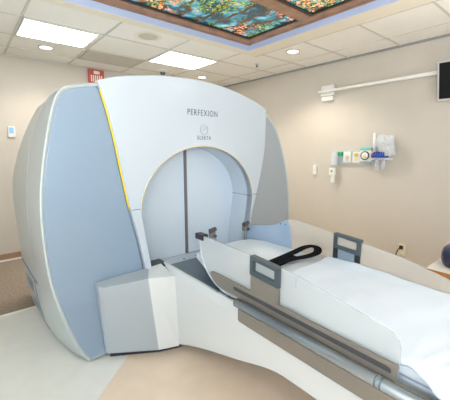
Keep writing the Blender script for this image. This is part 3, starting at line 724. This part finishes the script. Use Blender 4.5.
tube('cord', catmull([(XE-.05, 1.472, .32), (XE-.075, 1.49, .29), (XE-.07, 1.51, .22), (XE-.06, 1.53, .12), (XE-.08, 1.50, .03), (XE-.16, 1.40, .010), (XE-.3, 1.2, .010)], 5), .007, 'black', pc, n=8)
# back wall
th = thing('thermostat', 'small white wall thermostat with pale blue screen left of machine', 'thermostat', (.548, YN, 1.76))
box('case', .508, .590, YN-.028, YN, 1.69, 1.835, 'white', th, bevel=.006)
box('display', .522, .574, YN-.031, YN-.027, 1.745, 1.822, 'lens', th, bevel=.001)
al = thing('fire_alarm', 'red fire alarm strobe on back wall behind machine top', 'fire alarm', (1.69, YN, 2.63))
box('housing', 1.59, 1.82, YN-.055, YN, 2.52, 2.725, 'red', al, bevel=.01)
boxes('speaker_louvres', [(1.62+.03*i, 1.635+.03*i, YN-.060, YN-.054, 2.545, 2.64) for i in range(6)], 'edge', al)
box('strobe_lens', 1.66, 1.75, YN-.075, YN-.05, 2.655, 2.70, 'white', al, bevel=.01)

# ------------------------------------------------------------------ desk and object at the right edge
dk = thing('side_desk', 'pale topped desk with warm wooden edge at the right photo edge', 'desk', (3.0, .2, 0))
DZ = .69
box('desk_top', 2.50, 3.30, -.35, .715, DZ-.002, DZ+.004, 'laminate', dk, bevel=.001)
box('wooden_edge', 2.50, 3.30, -.35, .715, DZ-.045, DZ-.002, 'desk_wood', dk, bevel=.003)
for (x, y) in ((2.56, .65), (3.24, .65), (2.56, -.29), (3.24, -.29)): box('leg', x-.025, x+.025, y-.025, y+.025, 0, DZ-.045, 'desk_wood', dk, bevel=.004)
ph = thing('desk_speaker', 'rounded black and navy device with pale front standing on the desk', 'speaker', (2.68, .60, DZ+.004))
c0 = (2.665, .585, DZ+.004)
v = []; f = []; nA, nB = 24, 10
prf = [(.0, .0), (.045, .0), (.062, .02), (.072, .055), (.072, .10), (.062, .135), (.040, .158), (.0, .165)]
lathe('rounded_body', [(r+.006, h*1.02) for r, h in prf[1:-1]], (c0[0], c0[1]+.01, c0[2]), 'navy', ph, n=36)
box('pale_front', c0[0]-.05, c0[0]+.05, c0[1]-.085, c0[1]-.045, c0[2]+.012, c0[2]+.14, 'silver', ph, bevel=.02)
lathe('blue_cap', [(.05, .155), (.035, .172), (.01, .176)], (c0[0], c0[1]+.01, c0[2]), 'blue', ph, n=30)

for kd, mm, rt in (('gauge_face', 'gauge_ring', rg), ('control_knob', 'gauge_ring', rg), ('socket', 'outlet_plate', gr_), ('latch', 'outlet_plate', gr_), ('green_dial', 'hanging_unit', sr),
                   ('socket_face', 'cover_plate', ou), ('tray_teeth', 'blue_tray', bk), ('screen', 'bezel', tv), ('sill_screw', 'bore_sill', mach), ('door_edge_strip', 'door_gap', mach),
                   ('edge_stripe', 'side_panel', mach), ('panel_seam', 'centre_panel', mach), ('bore_seam', 'bore_liner', mach), ('grip_recess', 'outer_housing', mach), ('wooden_edge', 'desk_top', dk)): adopt(kd, mm, rt)
# ------------------------------------------------------------------ light
def area(name, loc, rot, sx, sy, energy, col):
    l = bpy.data.lights.new(name, 'AREA'); l.shape = 'RECTANGLE'; l.size = sx; l.size_y = sy; l.energy = energy; l.color = col
    o = bpy.data.objects.new(name, l); COL.objects.link(o); o.location = loc; o.rotation_euler = rot; return o
area('ceiling_fill_light', (-.4, -.5, 1.75), (PI-.45, 0, -.5), .8, .8, 100, (1, .975, .93))  # added fill aimed upward to brighten the ceiling, has no fixture
area('ceiling_fill_light', (2.9, .2, 1.5), (PI-.25, 0, 0), .6, .6, 9, (1, .975, .93))  # weaker added fill for the ceiling on the right side
area('window_cool_light', (XW-.13, (WY0+WY1)/2, (WZ0+WZ1)/2), (0, -PI/2, 0), WZ1-WZ0, WY1-WY0, 40, (.70, .84, 1))
area('window_cool_light', ((VX0+VX1)/2, YS-.13, (WZ0+WZ1)/2), (PI/2, 0, 0), VX1-VX0, WZ1-WZ0, 25, (.70, .84, 1))  # added light shining in through the added front window
# the ceiling lights behind the camera
troffer(1.3, 1.9, -1.6, -1.0, 'rectangular ceiling light behind the camera, middle of the room')
troffer(3.2, 3.7, -1.6, -1.0, 'rectangular ceiling light behind the camera, right wall side')
w = bpy.data.worlds.new('sky'); S.world = w; w.use_nodes = True
w.node_tree.nodes['Background'].inputs[0].default_value = (.75, .87, 1, 1); w.node_tree.nodes['Background'].inputs[1].default_value = 1.0

# ------------------------------------------------------------------ camera
cam = bpy.data.cameras.new('camera'); co = bpy.data.objects.new('camera', cam); COL.objects.link(co)
cam.sensor_width = 36; cam.sensor_fit = 'HORIZONTAL'; cam.lens = 312/450*36; cam.clip_start = .02
az = math.radians(50.1); T = math.atan(52/312)
fwd = Vector((math.cos(az)*math.cos(T), math.sin(az)*math.cos(T), -math.sin(T)))
co.location = (0, 0, 1.55); co.rotation_euler = fwd.to_track_quat('-Z', 'Y').to_euler()
S.camera = co
S.view_settings.view_transform = 'Standard'; S.view_settings.look = 'None'; S.view_settings.gamma = 1; S.view_settings.use_curve_mapping = False
S.view_settings.exposure = .16
